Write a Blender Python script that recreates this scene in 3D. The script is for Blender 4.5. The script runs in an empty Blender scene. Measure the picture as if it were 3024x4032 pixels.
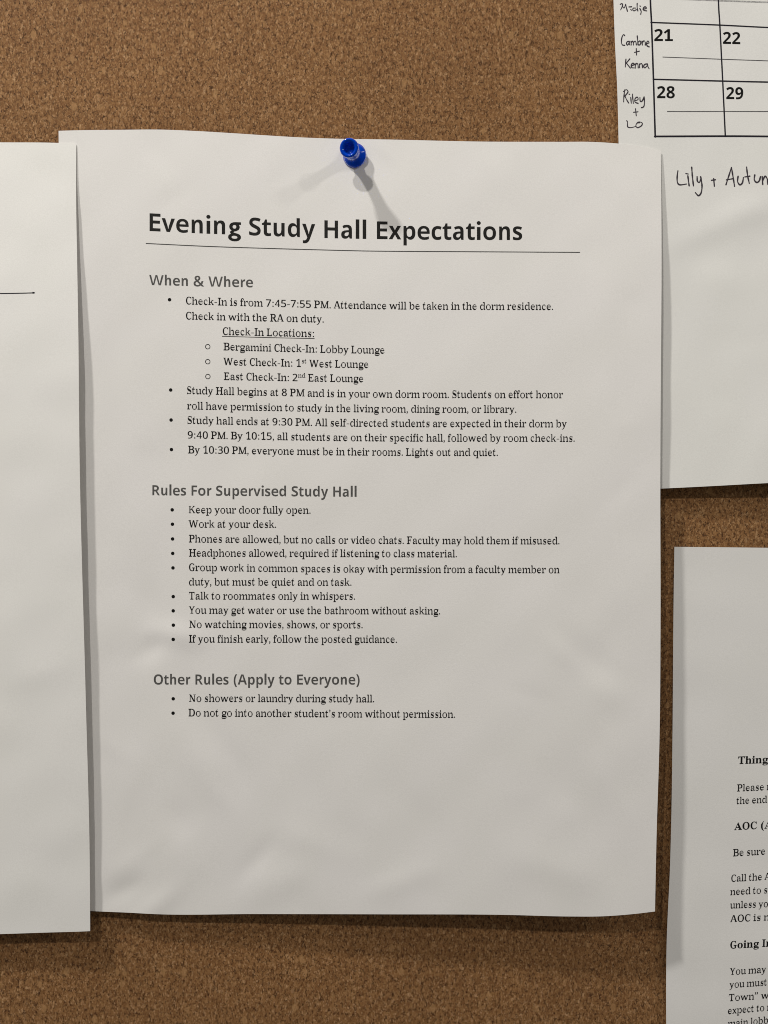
import bpy, math, random
import numpy as np
from mathutils import Vector
from mathutils.geometry import tessellate_polygon

random.seed(7)
S = bpy.context.scene
C = S.collection

# ------------------------------------------------------------------ camera
EYE = 1.50                      # height of the picture centre on the wall (m)
DIST = 0.300                    # camera to board (m)
PXMM = 11.0                     # photograph pixels per millimetre on the board
cam_d = bpy.data.cameras.new('camera')
cam_d.sensor_fit = 'VERTICAL'
cam_d.sensor_height = 36.0
cam_d.sensor_width = 27.0
cam_d.lens = 36.0 * DIST * 1000 / (4032 / PXMM)
cam_d.clip_start = 0.005
cam_d.clip_end = 20
cam = bpy.data.objects.new('camera', cam_d)
cam.location = (0, -DIST, EYE)
cam.rotation_euler = (math.radians(90), 0, 0)
C.objects.link(cam)
S.camera = cam

# ------------------------------------------------------------------ room light
W = bpy.data.worlds.new('World')
S.world = W
W.use_nodes = True
bg = W.node_tree.nodes['Background']
bg.inputs[0].default_value = (1.0, 0.965, 0.91, 1)
bg.inputs[1].default_value = 0.17


def lamp(name, x, y, out, watts, radius, col):
    d = bpy.data.lights.new(name, 'POINT')
    d.energy = watts
    d.shadow_soft_size = radius
    d.color = col
    o = bpy.data.objects.new(name, d)
    o.location = (x, -out, EYE + y)
    C.objects.link(o)


# ceiling lamps of the room, above and in front of the board
lamp('ceiling_lamp', -0.347, 0.727, 0.75, 15.2, 0.021, (1.0, 0.965, 0.905))
lamp('ceiling_lamp', -0.600, 1.074, 0.41, 48.0, 0.036, (1.0, 0.97, 0.915))
lamp('ceiling_lamp', 1.460, 0.930, 0.95, 17.0, 0.050, (1.0, 0.96, 0.895))
lamp('ceiling_lamp', 1.650, 1.080, 0.68, 24.0, 0.075, (1.0, 0.96, 0.895))

S.cycles.filter_width = 1.0     # a phone's sharpened picture
S.view_settings.view_transform = 'Standard'
S.view_settings.look = 'None'
S.view_settings.exposure = 0.06
S.view_settings.gamma = 1.0
S.view_settings.use_curve_mapping = False


# ------------------------------------------------------------------ helpers
def pt(px, py, h):
    """photograph coordinates on the board + height above it in mm -> world point"""
    f = (DIST * 1000 - h) / (DIST * 1000)
    return ((px - 1512) / PXMM * f / 1000, -h / 1000, EYE + (2016 - py) / PXMM * f / 1000)


def hermite(xk, yk, x):
    """smooth curve through knots; yk may have extra trailing axes"""
    xk = np.asarray(xk, float)
    yk = np.asarray(yk, float)
    x = np.asarray(x, float)
    if len(xk) == 2:
        t = (x - xk[0]) / (xk[1] - xk[0])
        return yk[0] + (yk[1] - yk[0]) * t
    d = (yk[1:] - yk[:-1]) / (xk[1:] - xk[:-1])
    m = np.empty_like(yk)
    m[0], m[-1] = d[0], d[-1]
    w0, w1 = xk[1:-1] - xk[:-2], xk[2:] - xk[1:-1]
    m[1:-1] = (d[:-1] * w1 + d[1:] * w0) / (w0 + w1)
    xc = np.clip(x, xk[0], xk[-1])
    i = np.clip(np.searchsorted(xk, xc) - 1, 0, len(xk) - 2)
    L = xk[i + 1] - xk[i]
    t = (xc - xk[i]) / L
    r = ((2 * t ** 3 - 3 * t ** 2 + 1) * yk[i] + (t ** 3 - 2 * t ** 2 + t) * L * m[i]
         + (-2 * t ** 3 + 3 * t ** 2) * yk[i + 1] + (t ** 3 - t ** 2) * L * m[i + 1])
    return r + np.where(x < xk[0], (x - xk[0]) * m[0], 0) + np.where(x > xk[-1], (x - xk[-1]) * m[-1], 0)


class Height:
    """height of a sheet above the board (mm): coarse lattice plus dents and folds in the paper"""

    def __init__(self, xs, ys, tab, dents=(), waves=0.0, seed=0, ripples=()):
        self.xs, self.ys, self.tab = xs, ys, np.array(tab, float)
        self.dents = dents
        r = random.Random(seed)
        self.w = [(waves * r.uniform(.4, 1), r.uniform(0, 6.28), r.uniform(220, 620), r.uniform(0, 6.28)) for _ in range(9)]

        # small irregular ripples where the sheet hangs free
        self.dents = list(dents)
        for (x0, x1, y0, y1, count, amp) in ripples:
            for _ in range(count):
                self.dents.append((r.uniform(x0, x1), r.uniform(y0, y1), r.uniform(0, 180), r.uniform(55, 150), r.uniform(32, 75), amp * r.uniform(-1, 1)))

    def __call__(self, px, py):
        px = np.asarray(px, float)
        py = np.asarray(py, float)
        sh = px.shape
        px, py = px.ravel(), py.ravel()
        cols = np.stack([hermite(self.ys, self.tab[:, j], py) for j in range(len(self.xs))], 0)
        # interpolate across x for every point
        xk = np.asarray(self.xs, float)
        d = (cols[1:] - cols[:-1]) / (xk[1:] - xk[:-1])[:, None]
        m = np.empty_like(cols)
        m[0], m[-1] = d[0], d[-1]
        if len(xk) > 2:
            w0, w1 = (xk[1:-1] - xk[:-2])[:, None], (xk[2:] - xk[1:-1])[:, None]
            m[1:-1] = (d[:-1] * w1 + d[1:] * w0) / (w0 + w1)
        xc = np.clip(px, xk[0], xk[-1])
        i = np.clip(np.searchsorted(xk, xc) - 1, 0, len(xk) - 2)
        L = xk[i + 1] - xk[i]
        t = (xc - xk[i]) / L
        k = np.arange(len(px))
        h = ((2 * t ** 3 - 3 * t ** 2 + 1) * cols[i, k] + (t ** 3 - 2 * t ** 2 + t) * L * m[i, k]
             + (-2 * t ** 3 + 3 * t ** 2) * cols[i + 1, k] + (t ** 3 - t ** 2) * L * m[i + 1, k])
        for (cx, cy, ang, sa, sb, amp) in self.dents:
            ca, sn = math.cos(math.radians(ang)), math.sin(math.radians(ang))
            a = (px - cx) * ca + (py - cy) * sn
            b = -(px - cx) * sn + (py - cy) * ca
            h = h + amp * np.exp(-(a / sa) ** 2 - (b / sb) ** 2)
        for (amp, ang, wl, ph) in self.w:
            h = h + amp * np.sin((px * math.cos(ang) + py * math.sin(ang)) * 6.283 / wl + ph)
        return h.reshape(sh)


def place(o, origin):
    """put the object's origin at `origin`, leaving its vertices where they are"""
    v = Vector(origin)
    o.data.transform(__import__('mathutils').Matrix.Translation(-v))
    o.location = v


def mesh_obj(name, verts, faces, mat, parent=None, smooth=False):
    me = bpy.data.meshes.new(name)
    if parent is not None:
        ox, oy, oz = parent.location
        verts = [(x - ox, y - oy, z - oz) for x, y, z in verts]
    me.from_pydata(verts, [], faces)
    me.materials.append(mat)
    if smooth:
        for p in me.polygons:
            p.use_smooth = True
    o = bpy.data.objects.new(name, me)
    C.objects.link(o)
    if parent is not None:
        o.parent = parent
    return o


def tag(o, label, cat, group=None):
    o['label'] = label
    o['category'] = cat
    if group:
        o['group'] = group


# ------------------------------------------------------------------ materials
def new_mat(name):
    m = bpy.data.materials.new(name)
    m.use_nodes = True
    nt = m.node_tree
    return m, nt, nt.nodes['Principled BSDF'], nt.nodes.new, nt.links.new


def paper_mat(name, col, var=0.02):
    m, nt, b, N, L = new_mat(name)
    tc = N('ShaderNodeTexCoord')
    n1 = N('ShaderNodeTexNoise')
    n1.inputs['Scale'].default_value = 34
    n1.inputs['Detail'].default_value = 3
    n2 = N('ShaderNodeTexNoise')
    n2.inputs['Scale'].default_value = 2600
    n2.inputs['Detail'].default_value = 3
    L(tc.outputs['Object'], n1.inputs['Vector'])
    L(tc.outputs['Object'], n2.inputs['Vector'])
    r = N('ShaderNodeValToRGB')
    r.color_ramp.elements[0].position = .35
    r.color_ramp.elements[1].position = .65
    r.color_ramp.elements[0].color = (col[0] * (1 - var), col[1] * (1 - var * .8), col[2] * (1 - var * 1.6), 1)
    r.color_ramp.elements[1].color = (*col, 1)
    L(n1.outputs[0], r.inputs[0])
    mx = N('ShaderNodeMixRGB')
    mx.blend_type = 'MULTIPLY'
    mx.inputs[0].default_value = 0.16
    L(r.outputs[0], mx.inputs[1])
    L(n2.outputs[0], mx.inputs[2])
    L(mx.outputs[0], b.inputs['Base Color'])
    b.inputs['Roughness'].default_value = .75
    b.inputs['Specular IOR Level'].default_value = .2
    bp = N('ShaderNodeBump')
    bp.inputs['Strength'].default_value = .22
    bp.inputs['Distance'].default_value = .0001
    L(n2.outputs[0], bp.inputs['Height'])
    L(bp.outputs[0], b.inputs['Normal'])
    return m


def ink_mat(name, col, rough=.6):
    m, nt, b, N, L = new_mat(name)
    tc = N('ShaderNodeTexCoord')
    n = N('ShaderNodeTexNoise')
    n.inputs['Scale'].default_value = 1900
    L(tc.outputs['Object'], n.inputs['Vector'])
    r = N('ShaderNodeValToRGB')
    r.color_ramp.elements[0].position = .4
    r.color_ramp.elements[1].position = .8
    r.color_ramp.elements[0].color = (*col, 1)
    r.color_ramp.elements[1].color = (*[c * 1.9 for c in col], 1)
    L(n.outputs[0], r.inputs[0])
    L(r.outputs[0], b.inputs['Base Color'])
    b.inputs['Roughness'].default_value = rough
    b.inputs['Specular IOR Level'].default_value = .08
    return m


def cork_mat():
    m, nt, b, N, L = new_mat('cork')
    tc = N('ShaderNodeTexCoord')
    mp = N('ShaderNodeMapping')
    mp.inputs['Scale'].default_value = (1.2, 1.0, 0.75)
    L(tc.outputs['Object'], mp.inputs[0])
    # ragged outlines of the granules
    nz = N('ShaderNodeTexNoise')
    nz.inputs['Scale'].default_value = 1300
    nz.inputs['Detail'].default_value = 3
    L(mp.outputs[0], nz.inputs['Vector'])
    sub = N('ShaderNodeVectorMath')
    sub.operation = 'SUBTRACT'
    sub.inputs[1].default_value = (.5, .5, .5)
    L(nz.outputs['Color'], sub.inputs[0])
    scl = N('ShaderNodeVectorMath')
    scl.operation = 'SCALE'
    scl.inputs['Scale'].default_value = .0011
    L(sub.outputs[0], scl.inputs[0])
    add = N('ShaderNodeVectorMath')
    L(mp.outputs[0], add.inputs[0])
    L(scl.outputs[0], add.inputs[1])

    def vor(scale, feature='F1'):
        v = N('ShaderNodeTexVoronoi')
        v.feature = feature
        v.inputs['Scale'].default_value = scale
        L(add.outputs[0], v.inputs['Vector'])
        return v

    def ramp(src, stops):
        r = N('ShaderNodeValToRGB')
        e = r.color_ramp.elements
        while len(e) < len(stops):
            e.new(.5)
        for q, (p, c) in zip(e, stops):
            q.position = p
            q.color = (*c, 1) if len(c) == 3 else c
        L(src, r.inputs[0])
        return r.outputs[0]

    def mix(kind, fac, a, c):
        x = N('ShaderNodeMixRGB')
        x.blend_type = kind
        if isinstance(fac, float):
            x.inputs[0].default_value = fac
        else:
            L(fac, x.inputs[0])
        L(a, x.inputs[1])
        if isinstance(c, tuple):
            x.inputs[2].default_value = (*c, 1)
        else:
            L(c, x.inputs[2])
        return x.outputs[0]

    def sep(col, i):
        s = N('ShaderNodeSeparateColor')
        L(col, s.inputs[0])
        return s.outputs[i]

    big = vor(1050)
    small = vor(2350)
    tone = ramp(sep(big.outputs['Color'], 0), [(0, (.170, .078, .028)), (.35, (.265, .140, .056)), (.75, (.330, .185, .080)), (.92, (.385, .228, .106)), (1, (.54, .36, .20))])
    tone2 = ramp(sep(small.outputs['Color'], 1), [(0, (.110, .046, .016)), (.20, (.220, .112, .042)), (.6, (.305, .166, .069)), (.86, (.400, .240, .112)), (1, (.58, .40, .23))])
    col = mix('MIX', .55, tone, tone2)
    # dark bark specks and gaps between granules
    gap = vor(1050, 'DISTANCE_TO_EDGE')
    ng = N('ShaderNodeTexNoise')
    ng.inputs['Scale'].default_value = 760
    ng.inputs['Detail'].default_value = 2
    L(mp.outputs[0], ng.inputs['Vector'])
    crack = ramp(gap.outputs['Distance'], [(0, (1, 1, 1)), (.17, (0, 0, 0))])
    where = ramp(ng.outputs[0], [(.47, (0, 0, 0)), (.62, (1, 1, 1))])
    dark = mix('MULTIPLY', 1.0, crack, where)
    col = mix('MIX', dark, col, (.050, .020, .006))
    ns = N('ShaderNodeTexNoise')
    ns.inputs['Scale'].default_value = 1250
    ns.inputs['Detail'].default_value = 3
    L(mp.outputs[0], ns.inputs['Vector'])
    speck = ramp(ns.outputs[0], [(.615, (0, 0, 0)), (.70, (1, 1, 1))])
    col = mix('MIX', speck, col, (.038, .014, .004))
    # a few pale chips larger than the rest
    chip = vor(310)
    chipn = ramp(sep(chip.outputs['Color'], 2), [(.93, (0, 0, 0)), (.95, (1, 1, 1))])
    chipd = ramp(chip.outputs['Distance'], [(.30, (1, 1, 1)), (.42, (0, 0, 0))])
    chipm = mix('MULTIPLY', 1.0, chipn, chipd)
    half = N('ShaderNodeMath')
    half.operation = 'MULTIPLY'
    half.inputs[1].default_value = .55
    L(chipm, half.inputs[0])
    col = mix('MIX', half.outputs[0], col, (.47, .29, .135))
    # slow drift of tone over the board
    nl = N('ShaderNodeTexNoise')
    nl.inputs['Scale'].default_value = 22
    nl.inputs['Detail'].default_value = 2
    L(tc.outputs['Object'], nl.inputs['Vector'])
    drift = ramp(nl.outputs[0], [(.3, (.86, .85, .84)), (.7, (1, 1, 1))])
    col = mix('MULTIPLY', 1.0, col, drift)
    col = mix('MULTIPLY', 1.0, col, (.90, .82, .735))
    L(col, b.inputs['Base Color'])
    b.inputs['Roughness'].default_value = .85
    b.inputs['Specular IOR Level'].default_value = .25
    hgt = mix('MULTIPLY', .6, sep(big.outputs['Color'], 1), sep(small.outputs['Color'], 2))
    hgt = mix('MIX', dark, hgt, (0, 0, 0))
    bp = N('ShaderNodeBump')
    bp.inputs['Strength'].default_value = .55
    bp.inputs['Distance'].default_value = .0004
    L(hgt, bp.inputs['Height'])
    L(bp.outputs[0], b.inputs['Normal'])
    return m


def plastic_mat():
    m, nt, b, N, L = new_mat('blue_plastic')
    b.inputs['Base Color'].default_value = (.0, .060, .56, 1)
    b.inputs['Transmission Weight'].default_value = .30
    b.inputs['Roughness'].default_value = .10
    b.inputs['IOR'].default_value = 1.28
    b.inputs['Specular IOR Level'].default_value = .10
    tc = N('ShaderNodeTexCoord')
    n = N('ShaderNodeTexNoise')
    n.inputs['Scale'].default_value = 900
    L(tc.outputs['Object'], n.inputs['Vector'])
    r = N('ShaderNodeMapRange')
    r.inputs['To Min'].default_value = .06
    r.inputs['To Max'].default_value = .16
    L(n.outputs[0], r.inputs[0])
    L(r.outputs[0], b.inputs['Roughness'])
    return m


def steel_mat():
    m, nt, b, N, L = new_mat('steel')
    b.inputs['Base Color'].default_value = (.6, .6, .6, 1)
    b.inputs['Metallic'].default_value = 1
    b.inputs['Roughness'].default_value = .25
    return m


PAPER = paper_mat('notice_paper', (.828, .806, .788), .014)
PAPER_LEFT = paper_mat('plain_paper', (.84, .825, .80), .012)
PAPER_CAL = paper_mat('calendar_paper', (.82, .81, .785), .012)
PAPER_LETTER = paper_mat('letter_paper', (.80, .786, .768), .012)
INK = ink_mat('black_toner', (.0055, .0053, .005))
INK_TITLE = ink_mat('title_toner', (.013, .0125, .0115))
INK_GREY = ink_mat('grey_toner', (.074, .072, .069))
INK_RULE = ink_mat('rule_toner', (.050, .049, .048))
INK_PEN = ink_mat('marker_ink', (.036, .030, .038))
INK_GRID = ink_mat('grid_toner', (.012, .011, .016))
INK_FAINT = ink_mat('thin_line_toner', (.075, .072, .075))
INK_PALE = ink_mat('pale_line_toner', (.30, .295, .29))

# ------------------------------------------------------------------ cork board
def build_board():
    x0, x1, z0, z1, th = -.52, .52, EYE - .50, EYE + .44, .012
    nx, nz = 2, 2
    v = [(x0, 0, z0), (x1, 0, z0), (x1, 0, z1), (x0, 0, z1), (x0, th, z0), (x1, th, z0), (x1, th, z1), (x0, th, z1)]
    f = [(0, 1, 2, 3), (5, 4, 7, 6), (4, 0, 3, 7), (1, 5, 6, 2), (3, 2, 6, 7), (4, 5, 1, 0)]
    o = mesh_obj('cork_board', v, f, cork_mat())
    place(o, (0, 0, z0))
    tag(o, 'brown granulated cork notice board behind all the white sheets', 'notice board')


build_board()

# ------------------------------------------------------------------ letter shapes (advance | outlines, thousandths of an em)
SERIF_SHAPES = {
    '0': '554|276 -16 200 -4 139 29 94 82 66 145 46 232 40 334 46 437 64 524 91 587 135 639 197 672 276 684 352 672 413 639 459 587 488 524 507 437 514 334 508 232 490 145 462 82 418 30 356 -4|276 67 313 73 344 92 368 128 393 217 401 334 393 451 368 540 344 575 313 595 276 601 238 595 208 575 184 540 160 451 152 334 160 217 184 128 208 92 238 73',
    '1': '554|137 -23 137 75 194 75 238 81 256 93 264 114 265 636 179 533 124 487 118 486 121 485 104 501 90 530 80 606 122 617 207 664 298 730 366 730 367 114 373 96 389 82 439 75 494 75 494 -23',
    '2': '554|45 -6 45 68 225 253 307 342 352 411 367 455 370 494 362 543 339 576 308 594 269 600 225 596 187 582 106 530 52 598 153 660 208 677 269 682 327 677 383 660 427 631 458 593 476 549 482 499 476 445 461 402 396 303 306 208 177 79 177 81 509 81 509 -6',
    '3': '554|241 -15 144 -8 45 25 45 116 151 78 242 66 312 74 357 97 385 136 394 191 389 230 374 259 350 278 301 296 224 303 146 303 146 385 225 385 290 393 336 416 365 453 376 505 368 549 346 578 314 595 270 601 222 597 181 584 99 539 49 608 148 663 206 677 270 682 334 677 393 660 437 631 466 595 483 555 489 511 480 451 451 403 403 367 352 349 352 350 415 335 469 298 499 249 509 190 502 136 482 87 446 44 393 12 322 -9',
    '4': '554|+330 0 425 0 425 667 330 667|+30 150 520 150 520 212 30 212|+34 190 122 190 409 667 321 667',
    '5': '554|238 -15 137 -6 45 25 45 118 146 79 239 67 300 75 348 98 372 123 387 159 392 205 382 263 353 303 306 326 236 334 175 329 114 319 61 352 88 673 461 673 461 586 189 586 174 408 202 412 264 415 330 410 388 393 445 360 481 318 502 270 509 213 502 150 479 95 440 48 385 13 314 -9',
    '7': '554|126 -6 392 586 45 586 45 673 509 673 509 604 243 -6',
    '8': '554|279 -15 212 -10 155 5 100 36 66 74 46 118 40 170 45 212 59 249 112 309 178 349 143 372 96 416 70 462 61 518 68 564 88 604 121 637 172 665 221 678 277 682 363 671 433 638 467 604 486 563 492 517 488 480 475 447 427 392 366 353 437 311 494 251 509 214 514 173 507 122 487 77 452 38 398 5 343 -10|279 394 349 436 372 468 381 514 372 556 350 583 318 598 276 604 235 598 203 583 181 556 172 514 176 481 188 456 230 419|277 62 331 69 369 90 394 125 403 172 394 217 366 251 331 276 275 302 264 307 212 279 182 254 159 217 151 169 159 124 184 90 221 69',
    '9': '554|191 -15 147 -13 93 -4 93 79 189 64 247 70 293 87 328 113 354 145 373 184 385 227 396 321 416 321 388 290 358 269 305 249 249 243 195 249 140 269 98 301 68 343 51 393 45 451 51 516 71 571 104 617 149 653 209 676 271 682 336 674 395 647 444 604 480 546 501 476 509 382 496 238 477 169 446 107 410 62 354 21 277 -7|267 320 307 325 340 339 366 361 379 378 393 406 397 436 381 517 362 552 337 579 307 595 271 601 227 593 190 568 164 521 155 452 163 394 185 352 219 328',
    'A': '623|+36 0 114 0 327 667 249 667|+466 0 594 0 378 675 252 675|+130 200 470 200 470 245 130 245|+5 0 185 0 185 56 5 56|+420 0 620 0 620 56 420 56',
    'B': '611|21 -23 21 52 62 58 97 75 108 94 111 119 111 542 106 579 79 608 20 617 20 691 311 691 411 683 458 670 508 640 541 595 557 512 532 415 476 365 455 363 495 356 563 299 591 198 579 117 553 61 512 23 494 7 422 -15 338 -23|224 392 259 392 351 402 407 427 430 462 435 506 431 547 416 577 380 602 305 614 251 608 230 594 225 575|314 58 396 71 438 100 455 136 460 189 454 237 428 276 370 305 273 316 224 316 224 105 234 77 260 64',
    'C': '563|307 -38 240 -29 180 2 125 54 80 129 50 225 40 335 50 445 81 539 126 614 181 665 243 695 310 705 374 694 445 665 468 659 506 677 518 706 513 706 513 429 519 429 473 535 424 592 388 614 353 625 316 628 251 612 206 571 181 515 167 448 160 332 168 223 183 164 212 111 262 71 332 57 377 62 424 79 471 109 516 163 543 132 457 21 386 -24',
    'D': '662|28 -23 28 51 62 56 92 70 101 85 103 108 103 550 100 579 89 598 56 614 20 618 20 691 294 691 401 679 461 657 528 608 577 541 610 448 622 334 606 197 563 93 495 27 410 -11 303 -23|294 58 368 69 420 95 455 136 470 163 489 241 495 336 486 447 470 504 434 561 380 598 296 613 247 607 224 594 218 566 218 103 224 77 246 64',
    'E': '575|20 -23 20 49 57 54 90 71 99 88 102 113 102 542 99 577 89 597 58 614 23 618 23 691 501 691 501 446 517 446 497 528 489 539 461 569 392 598 294 609 233 604 213 586 212 570 211 384 241 383 312 394 353 422 375 462 390 529 374 529 374 150 389 150 370 242 353 267 324 287 230 304 211 303 212 97 213 88 218 78 293 63 350 66 398 74 467 106 479 111 515 149 555 233 547 233 502 -23',
    'F': '537|22 -23 22 51 61 59 90 76 99 95 102 122 102 551 99 575 88 594 58 609 20 617 20 691 498 691 498 446 517 446 496 529 488 539 462 569 422 591 353 607 294 610 238 606 212 590 211 586 210 385 239 385 311 396 353 423 376 464 390 531 374 531 374 150 391 150 376 225 354 267 311 294 237 305 210 305 211 117 216 85 225 72 250 59 312 51 312 -23',
    'G': '611|320 -37 235 -24 183 2 126 53 81 127 50 223 40 336 50 446 81 540 126 614 181 665 241 695 308 705 376 694 447 666 466 660 501 677 516 706 515 706 515 428 516 428 486 509 457 554 424 589 388 612 367 620 319 628 254 612 211 572 185 517 171 449 164 334 170 238 186 158 200 124 230 82 273 52 329 41 378 48 408 68 417 84 419 104 419 188 417 208 409 222 378 238 339 243 339 314 591 314 591 243 557 238 532 223 528 211 526 189 526 18 468 -9 395 -30',
    'H': '687|20 -23 20 51 59 57 90 73 99 91 102 117 102 557 100 577 90 594 60 611 21 618 21 691 298 691 298 618 242 607 219 584 215 557 215 390 474 390 474 557 471 584 448 607 391 618 391 691 667 691 667 618 628 611 598 595 589 579 587 557 587 117 589 93 598 75 627 58 667 51 667 -23 391 -23 391 51 429 56 461 72 471 90 474 117 474 301 215 301 215 117 217 91 227 73 258 57 298 51 298 -23',
    'I': '324|20 -23 20 51 58 59 91 74 102 92 105 109 105 568 103 585 94 600 58 614 20 618 20 691 302 691 302 618 265 614 230 600 220 584 218 569 218 112 221 90 245 65 304 51 304 -23',
    'K': '629|+85 0 178 0 178 667 85 667|+20 0 250 0 250 56 20 56|+20 625 250 625 250 667 20 667|+148 290 232 290 548 650 462 650|+480 0 610 0 350 400 220 400|+390 625 600 625 600 667 390 667|+440 0 632 0 632 56 440 56',
    'L': '537|20 -23 20 50 57 56 85 75 91 89 94 117 94 556 91 580 85 594 57 613 21 619 21 691 289 691 289 619 237 612 214 598 209 590 205 557 204 120 207 91 223 71 282 63 334 66 377 75 439 110 451 117 482 162 517 250 515 250 477 -23',
    'M': '815|+108 0 168 0 168 667 108 667|+632 0 725 0 725 667 632 667|+336 0 464 0 218 667 92 667|+368 0 451 0 704 667 620 667|+20 0 255 0 255 56 20 56|+20 625 170 625 170 667 20 667|+555 0 800 0 800 56 555 56|+660 625 800 625 800 667 660 667',
    'N': '681|+105 0 165 0 165 667 105 667|+515 0 575 0 575 667 515 667|+452 0 588 0 214 667 76 667|+20 0 250 0 250 56 20 56|+20 625 160 625 160 667 20 667|+430 625 660 625 660 667 430 667',
    'O': '653|323 -38 259 -30 201 -5 151 33 110 82 79 138 57 199 44 265 40 334 44 403 57 468 79 529 110 586 152 635 203 673 263 698 329 706 394 698 452 674 502 636 543 588 574 532 596 470 609 404 613 334 609 265 596 199 573 138 542 82 500 33 449 -5 389 -30|329 40 397 56 441 97 466 151 480 218 487 334 482 431 465 511 451 544 423 586 381 616 322 628 254 612 210 571 185 517 171 450 165 334 170 237 186 157 200 124 229 82 271 52',
    'P': '568|20 -23 20 51 60 57 92 73 103 91 105 117 105 557 103 577 91 595 60 611 21 617 21 691 286 691 395 684 441 672 482 645 516 609 538 558 548 487 539 416 517 363 483 326 438 297 403 286 327 279 218 278 219 117 221 91 232 73 264 57 305 51 305 -23|218 360 267 359 350 370 395 397 415 434 421 482 416 534 400 569 364 597 287 611 225 595 218 575',
    'R': '621|20 -23 20 51 58 57 88 74 97 90 99 117 99 557 97 578 88 594 59 611 21 618 21 691 274 691 359 685 429 667 454 652 491 618 517 565 527 488 507 393 460 337 410 312 560 72 568 65 617 49 611 49 611 -23 457 -23 273 288 210 288 211 117 213 90 221 74 252 57 291 51 291 -23|210 366 255 365 333 377 380 406 401 444 406 491 398 547 365 590 288 610 240 605 217 592 211 567',
    'S': '496|65 -39 65 254 52 254 78 163 116 100 148 72 195 52 253 44 314 55 354 80 374 110 377 130 374 147 351 179 284 223 200 268 135 317 115 343 85 403 73 485 81 558 102 617 129 657 165 687 182 697 236 706 298 698 370 677 381 675 395 674 429 687 437 707 424 707 424 445 440 445 413 525 384 568 351 599 315 619 299 622 248 630 191 620 154 598 135 572 133 557 135 545 150 521 247 456 332 412 390 369 435 307 436 296 451 196 442 119 418 58 385 16 343 -16 313 -29 246 -37 198 -33 152 -18 116 -6 99 -3 60 -17 50 -39',
    'T': '593|155 -23 155 51 192 55 227 72 240 93 242 117 243 612 213 613 125 599 70 565 36 513 20 443 43 443 43 691 549 691 549 442 573 442 561 504 538 547 504 581 448 604 375 613 346 612 346 117 349 91 361 71 396 55 435 51 435 -23',
    'W': '921|+217 0 334 0 178 667 61 667|+246 0 324 0 489 667 411 667|+576 0 694 0 519 667 402 667|+606 0 684 0 849 667 771 667|+4 625 230 625 230 667 4 667|+710 625 917 625 917 667 710 667',
    'Y': '570|+219 290 341 290 176 650 54 650|+248 290 331 290 500 650 417 650|+238 0 330 0 330 320 238 320|+4 625 215 625 215 667 4 667|+375 625 566 625 566 667 375 667|+155 0 415 0 415 56 155 56',
    'a': '488|374 -37 358 -34 334 -14 311 61 212 -13 171 -31 134 -35 110 -31 81 -12 57 27 45 94 56 158 80 200 81 209 162 258 315 311 315 361 313 375 302 392 271 410 211 418 155 412 122 397 126 412 144 375 150 350 139 294 123 272 109 262 106 262 103 262 88 274 72 301 64 353 75 409 95 443 89 446 126 474 175 491 233 497 305 489 355 464 379 432 403 358 404 312 404 92 405 88 445 65 453 69 476 32 420 -19 391 -34|218 69 282 90 315 119 315 245 190 197 149 155 142 122 144 106 158 86',
    'b': '547|77 -40 77 580 71 608 20 626 20 701 172 701 172 388 280 478 312 493 339 496 369 492 405 475 445 441 493 357 503 305 507 247 502 181 488 120 431 29 382 -11 336 -32 292 -37 266 -34 189 2 147 37 37 -40|273 42 342 53 376 74 392 97 403 138 410 238 402 322 393 344 362 377 274 398 193 371 175 353 172 347 172 100 176 83 198 59',
    'c': '441|218 -37 185 -33 147 -14 105 23 55 109 44 164 40 223 44 286 78 382 113 433 161 472 205 492 247 497 291 492 327 474 359 437 375 367 366 316 352 291 339 282 343 282 339 283 318 308 307 374 308 387 309 398 310 395 293 411 231 422 157 394 132 350 124 279 132 200 156 143 184 112 227 89 294 79 374 97 391 111 411 94 324 2 269 -29',
    'd': '555|210 -37 182 -33 145 -16 104 20 55 107 44 161 40 219 44 286 57 345 108 436 152 474 190 492 221 496 244 493 273 480 384 385 383 599 383 598 373 611 305 626 305 701 479 701 480 110 484 90 503 77 537 69 537 -9 474 -13 384 -30 377 99 273 -14 238 -33|259 62 321 74 355 93 377 115 384 128 384 347 382 352 363 371 275 397 203 386 171 366 156 346 146 317 139 228 146 142 154 114 180 84',
    'e': '488|236 -37 202 -33 164 -18 119 17 56 112 44 169 40 234 44 293 56 348 121 441 168 476 208 492 245 496 281 493 314 481 355 452 392 404 423 315 426 256 425 224 135 224 144 171 189 115 313 83 401 97 458 127 450 119 457 114 354 5 292 -28|129 309 364 309 364 322 353 385 333 404 243 424 155 393 136 360 130 305',
    'f': '303|18 -23 18 50 58 58 70 74 73 108 73 389 20 389 20 485 73 485 73 525 80 590 97 641 123 675 174 706 229 714 265 710 299 689 325 658 338 598 330 545 317 520 301 507 307 508 286 518 274 537 265 585 271 620 276 629 281 636 283 631 238 638 187 629 173 614 168 583 168 485 249 485 249 389 168 389 168 96 170 78 179 64 211 52 243 49 243 -23',
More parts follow.
